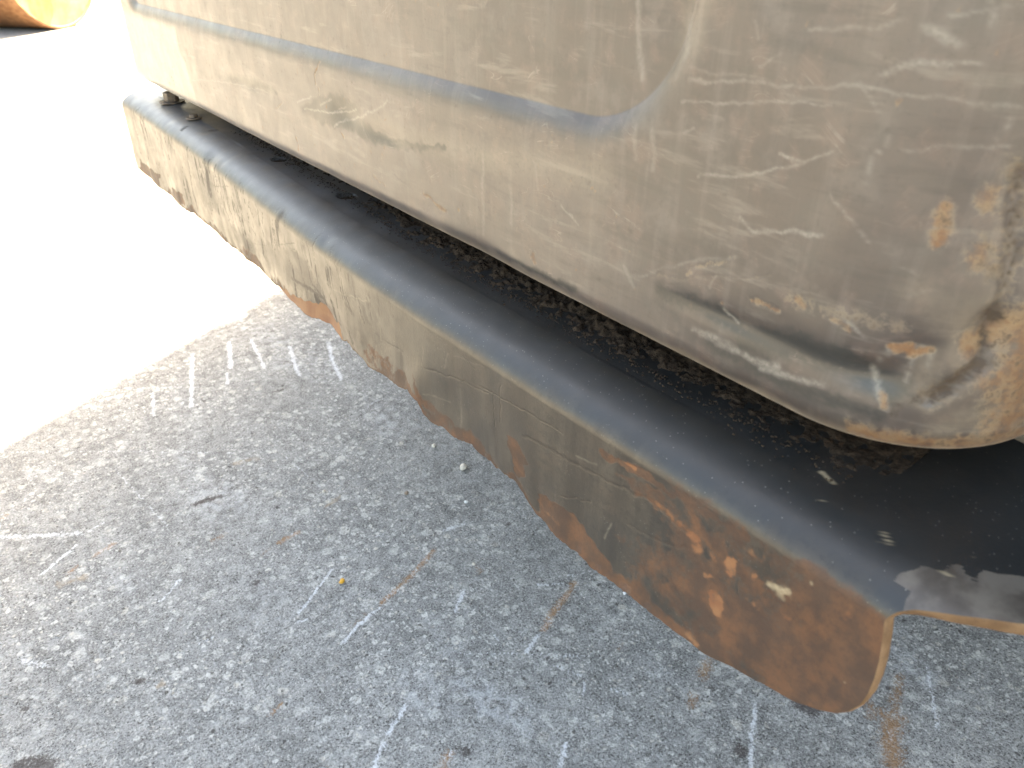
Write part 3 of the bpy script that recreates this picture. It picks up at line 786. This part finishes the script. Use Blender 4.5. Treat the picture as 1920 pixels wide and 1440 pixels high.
# dusty film lies on the upright face and fades out over the bend
fz = (ZT - SZ.ravel())
lowf = sstep(.015, .030, fz + (nz2 - .5) * .012)
for k_ in ('rust', 'orange'): SK.m[k_] = SK.get(k_) * np.maximum(lowf, .0)
SK.m['knocked'] = sstep(.45, .95, a_) * isface * sstep(.020, .032, fz)
SK.m['dark'] = SK.get('dark') * np.where(isface, sstep(.006, .020, fz), 1)
SK.m['dust_bounce'] = isface * sstep(.008, .026, fz + (nz2 - .5) * .012) * (.55 + .45 * sstep(.35, .65, nz1)) * sstep(.0, .7, a_ + .35)
SK.m['top_skylight'] = sstep(.022, .006, fz) * sstep(.55, 1.25, a_ + (nz1 - .5) * .35)  # sky light on the far top, painted as a grey film
# scraped patch on the plate by the free end
SK.poly('wear', tq((1655,1082),(1690,1060),(1730,1052),(1765,1066),(1785,1056),(1800,1060),(1830,1092),(1840,1068),(1870,1072),(1920,1085),(1990,1110),(1990,1250),(1640,1190),(1660,1130),(1690,1120),(1660,1090)), .8, .0015, .006)
for pts, w, v in [([(1538,884),(1552,894),(1562,906)],3.5,.75),([(1543,936)],2.4,.5),([(1660,995),(1672,1015)],2.2,.75),([(1650,1012)],2,.3),([(1768,1066),(1778,1074)],2,.7),([(1820,1045)],1.6,.4)]:
    SK.stroke('pale', tq(*pts), w * .0006, v, .7, .006, .3)
SK.stroke('rust', tq((1250,850),(1290,860)), .006, .8, 1, .01, .2)
SK.stroke('wear', tq((260,178),(300,166)), .02, .9, .8, .02, .2)
SK.stroke('dark', tq((398,245),(403,246)), .007, .95, .5, .004, .0)
SK.stroke('dark', tq((338,236),(347,234)), .006, .95, .5, .004, .0)
for k in ('scr', 'orange', 'pale', 'wear', 'dark'): SK.get(k)
for k in range(40):
    rr = random.Random(k + 700); y = rr.uniform(.35, 1.9); z = rr.uniform(.71, .825); l = rr.uniform(.01, .06); an = rr.choice([0, 0, 1]) 
    SK.stroke('scr', [(y, z), (y + (l if an else rr.uniform(-.01, .01)), z - (l * .2 if an else l))], rr.uniform(.0006, .0016), rr.uniform(.3, .8), .9, .006, .4)

ov = np.stack([SX.ravel(), SY.ravel(), SZ.ravel()], 1)
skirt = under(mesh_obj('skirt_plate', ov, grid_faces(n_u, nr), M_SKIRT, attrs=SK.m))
# cut edges (near end, far end, lower edge) and the hidden inner face
def inner(i, j, dep):
    return np.stack([SX[i, j] - NXs[i, j] * dep, SY[i, j], SZ[i, j] - NZs[i, j] * dep], -1)
def edge_strip(ii, jj, out):
    # out: outward direction of the cut; small bevel, then across the thickness
    st = []
    for dep, push in ((0, 0), (.0006, .0009), (.002, .0016), (TH - .002, .0016), (TH - .0006, .0009), (TH, 0)):
        st.append(inner(ii, jj, dep) + np.array(out) * push)
    return np.stack(st, 1).reshape(-1, 3), len(ii), 6
strips = []
jj = np.arange(nr)
strips.append(edge_strip(np.zeros(nr, int), jj, (0, -1, 0)))
strips.append(edge_strip(np.full(nr, n_u - 1), jj, (0, 1, 0)))
ii = np.arange(n_u)
strips.append(edge_strip(ii, np.full(n_u, nr - 1), (0, 0, -1)))
EV, EF, off = [], [], 0
for v, a, b in strips:
    EV.append(v); EF.append(grid_faces(a, b, False, off)); off += len(v)
under(mesh_obj('cut_edge', np.concatenate(EV), np.concatenate(EF), M_EDGE), skirt)
iu = np.unique(np.concatenate([np.arange(0, n_u, 6), [n_u - 1]])); jv = np.unique(np.concatenate([np.arange(0, nr, 6), [nr - 1]]))
I, J = np.meshgrid(iu, jv, indexing='ij')
under(mesh_obj('back_face', inner(I, J, TH).reshape(-1, 3), grid_faces(len(iu), len(jv), True), M_EDGE), skirt)

# gusset under the plate, bolts and a tab on top of it
gy0 = .045
c = onZ(1915, 1195, .80)
V, F = rounded_box(.455, .62, .040, .052, .806, .829, .003, 2)
under(mesh_obj('gusset', V, F, M_EDGE), skirt)
def bolt(c, rad, h, rot=0):
    import bmesh
    bm = bmesh.new()
    bmesh.ops.create_cone(bm, cap_ends=True, segments=20, radius1=rad * 1.7, radius2=rad * 1.65, depth=.002)
    r2 = bmesh.ops.create_cone(bm, cap_ends=True, segments=6, radius1=rad, radius2=rad * .97, depth=h)
    bmesh.ops.translate(bm, verts=r2['verts'], vec=(0, 0, h / 2 + .001))
    bmesh.ops.bevel(bm, geom=[e for e in bm.edges if e.calc_length() > rad * .5], offset=.0008, segments=1, affect='EDGES')
    me = bpy.data.meshes.new('bolt'); bm.to_mesh(me); bm.free(); me.materials.append(M_BOLT)
    o = bpy.data.objects.new('bolt', me); C.objects.link(o); o.location = c; o.rotation_euler = (0, 0, rot)
    return under(o, skirt)
p = onZ(322, 188, ZT + .004); bolt((p[0], p[1], ZT + .002), .016, .018, .3)
p = onZ(364, 223, ZT); bolt((p[0], p[1], ZT + .002), .009, .006, .8)
p0 = onZ(455, 248, ZT); p1 = onZ(478, 265, ZT)
V, F = rounded_box(p0[0] + .004, p0[0] + .05, min(p0[1], p1[1]) - .01, max(p0[1], p1[1]) + .01, ZT + .001, ZT + .009, .002, 2)
under(mesh_obj('tab', V, F, M_EDGE), skirt)

# ------------------------------------------------------------------ caked soil on the plate under the panel
sy = np.concatenate([np.linspace(.18, .8, 300), np.linspace(.8, 1.7, 170)[1:]]); sx = np.linspace(.43, .60, 90)
AX, AY = np.meshgrid(sx, sy, indexing='ij')
front = np.interp(AY, [.15, .25, .35, .5, .65, .8, 1.0, 1.1, 1.25, 1.5, 1.7], [.475, .478, .474, .468, .468, .474, .502, .508, .513, .520, .530])
hh = (AX - front + (fbm(AX * 40, AY * 40, 4) - .5) * .03) * .16
hh = hh + (fbm(AX * 130, AY * 130, 4) - .5) * .012 + (fbm(AX * 300 + 5, AY * 300, 3) - .5) * .006
hh = np.minimum(hh, .024) * np.clip((AY - .12) / .35, .25, 1)
plate_z = ZT - RBD * (1 - np.sqrt(np.clip(1 - np.clip((xf(AY) + BA - AX) / BA, 0, .98) ** 2, 0, 1)))
zs = plate_z - .0020 + np.maximum(hh, -.004)
soil = mesh_obj('soil', np.stack([AX.ravel(), AY.ravel(), zs.ravel()], 1), grid_faces(len(sx), len(sy)), M_SOIL)
soil['kind'] = 'stuff'; soil['label'] = 'dark crumbly soil caked on the skirt plate under the panel'; soil['category'] = 'soil'
# loose crumbs, one object
def crumb(c, r, rnd, squash=.7):
    base = [(1,0,0),(-1,0,0),(0,1,0),(0,-1,0),(0,0,1),(0,0,-1)]
    f = [(0,2,4),(2,1,4),(1,3,4),(3,0,4),(2,0,5),(1,2,5),(3,1,5),(0,3,5)]
    v = [(c[0] + b[0] * r * rnd.uniform(.6, 1.2), c[1] + b[1] * r * rnd.uniform(.6, 1.2), c[2] + b[2] * r * squash * rnd.uniform(.6, 1.1)) for b in base]
    return v, f
rnd = random.Random(5); CV, CF = [], []
for k in range(1500):
    y = rnd.uniform(.2, 1.5)
    fx = float(np.interp(y, [.2, .5, .8, 1.0, 1.5], [.475, .468, .470, .488, .512]))
    x = fx - abs(rnd.gauss(0, .010)) + .004
    r = rnd.uniform(.0005, .0017)
    xb_ = min(max((float(xf(y)) + BA - x) / BA, 0), .98)
    v, f = crumb((x, y, ZT - RBD * (1 - math.sqrt(1 - xb_ * xb_)) + r * .5), r, rnd)
    b = len(CV); CV += v; CF += [tuple(i + b for i in t) for t in f]
cr_ = mesh_obj('soil_crumbs', CV, CF, M_SOIL, smooth=False)
cr_['kind'] = 'stuff'; cr_['label'] = 'loose dark soil crumbs scattered along the skirt plate'; cr_['category'] = 'soil'

# ------------------------------------------------------------------ pebbles on the concrete
def pebble(px, size, mat, label, seed, flat=.65, elong=1.3, ang=0.0):
    import bmesh
    bm = bmesh.new()
    bmesh.ops.create_icosphere(bm, subdivisions=3, radius=1)
    rr = random.Random(seed); ph = [rr.uniform(0, 9) for _ in range(6)]
    for v in bm.verts:
        x, y, z = v.co
        k = 1 + .14 * math.sin(2.3 * x + ph[0]) * math.cos(2.1 * y + ph[1]) + .08 * math.sin(5 * z + 4 * x + ph[2]) + .04 * math.sin(9 * y + ph[3])
        v.co = (x * k * elong, y * k, z * k * flat)
    bmesh.ops.scale(bm, vec=(size,) * 3, verts=bm.verts)
    zmin = min(v.co.z for v in bm.verts)
    bmesh.ops.translate(bm, vec=(0, 0, -zmin), verts=bm.verts)
    me = bpy.data.meshes.new('pebble'); bm.to_mesh(me); bm.free()
    me.polygons.foreach_set('use_smooth', [True] * len(me.polygons)); me.materials.append(mat)
    o = bpy.data.objects.new('pebble', me); C.objects.link(o)
    c = onZ(px[0], px[1], size * .4); o.location = (c[0], c[1], 0); o.rotation_euler = (0, 0, ang)
    return tag(o, label, 'pebble', 'small stones lying on the concrete')
M_ST1 = mat_plain('pale_stone', (.52, .47, .40), (.66, .61, .54), .8, 90, .001)
M_ST2 = mat_plain('white_stone', (.6, .61, .62), (.75, .76, .77), .7, 120, .001)
M_ST3 = mat_plain('yellow_chip', (.55, .28, .03), (.68, .38, .05), .6, 80, .0005)
M_ST4 = mat_plain('brown_stone', (.20, .15, .11), (.32, .25, .19), .8, 90, .001)
pebble((868,877), .0085, M_ST1, 'largest pale beige pebble on the concrete beside the skirt', 1, .7, 1.35, .9)
pebble((813,837), .0052, M_ST1, 'small pale pointed pebble on the concrete up from the largest one', 2, .9, 1.1, .2)
pebble((874,942), .0042, M_ST2, 'tiny bluish white round pebble on the concrete', 3, .8, 1.05, 0)
pebble((641,1090), .0052, M_ST3, 'orange yellow chip lying on the grey concrete', 4, .55, 1.5, .6)
pebble((888,1058), .0032, M_ST1, 'tiny cream pebble between two rusty streaks on the concrete', 5, .7, 1.2, 1.4)
pebble((1171,1113), .0034, M_ST2, 'tiny white pebble under the rusty lower edge of the skirt', 6, .7, 1.3, 1.2)
pebble((607,922), .0038, M_ST1, 'small beige pebble at the end of a thin white scratch', 7, .7, 1.2, .3)
pebble((762,925), .0048, M_ST4, 'small brown crumbly stone on the concrete', 8, .6, 1.2, .5)
# sand grains, nobody could count them
rnd = random.Random(11); CV, CF = [], []
for k in range(3200):
    x, y = rnd.uniform(-.3, 1.4), rnd.uniform(.05, 2.7)
    r = rnd.uniform(.0006, .0014) + .0016 * rnd.random() ** 6
    v, f = crumb((x, y, r * .5), r, rnd)
    b = len(CV); CV += v; CF += [tuple(i + b for i in t) for t in f]
gr = mesh_obj('sand_grains', CV, CF, mat_plain('grit', (.05, .045, .04), (.5, .48, .44), .9, 8), smooth=False)
gr['kind'] = 'stuff'; gr['label'] = 'fine loose grit scattered over the concrete'; gr['category'] = 'grit'

# ------------------------------------------------------------------ steel roller drum out in the sun
RD, LD = .80, 1.9
drum = bpy.data.objects.new('roller_drum', None); C.objects.link(drum)
cp = onZ(125, 53, 0)
axis = Vector((-.66, .75, 0)).normalized()
drum.location = (cp[0], cp[1], 0)
drum.rotation_euler = (0, 0, math.atan2(axis.y, axis.x))
tag(drum, 'rusty steel roller drum with yellow end plate standing in bright sunlight', 'roller drum')
def lathe(name, prof, mat, n=96):
    V, F = [], []
    for k in range(n):
        a = 2 * math.pi * k / n
        for x, r in prof: V.append((x, r * math.sin(a), RD + r * math.cos(a)))
    m = len(prof)
    for k in range(n):
        for j in range(m - 1):
            F.append((k * m + j, k * m + j + 1, ((k + 1) % n) * m + j + 1, ((k + 1) % n) * m + j))
    o = mesh_obj(name, V, F, mat, drum)
    return o
lathe('shell', [(.03, RD - .03), (.004, RD - .03), (0, RD - .026), (0, RD - .004), (.004, RD), (LD - .004, RD), (LD, RD - .004), (LD, RD - .03), (LD - .03, RD - .03)], M_RUSTY)
lathe('end_plate', [(.012, RD - .031), (.012, .30), (.02, .26), (-.03, .24), (-.03, .02)], M_YELLOW)
lathe('end_plate', [(LD - .012, RD - .031), (LD - .012, .02)], M_YELLOW)
V, F = rounded_box(-.10, -.04, -.09, .09, RD - .45, RD + .9, .02)
mesh_obj('yoke_arm', V, F, M_YELLOW, drum)
for k in range(8):
    a = 2 * math.pi * k / 8
    V, F = rounded_box(-.012, .004, -.018, .018, -.018, .018, .003, 1)
    o = mesh_obj('hub_bolt', [(v[0] - .03, v[1] + .13 * math.sin(a), v[2] + RD + .13 * math.cos(a)) for v in V], F, M_BOLT, drum)
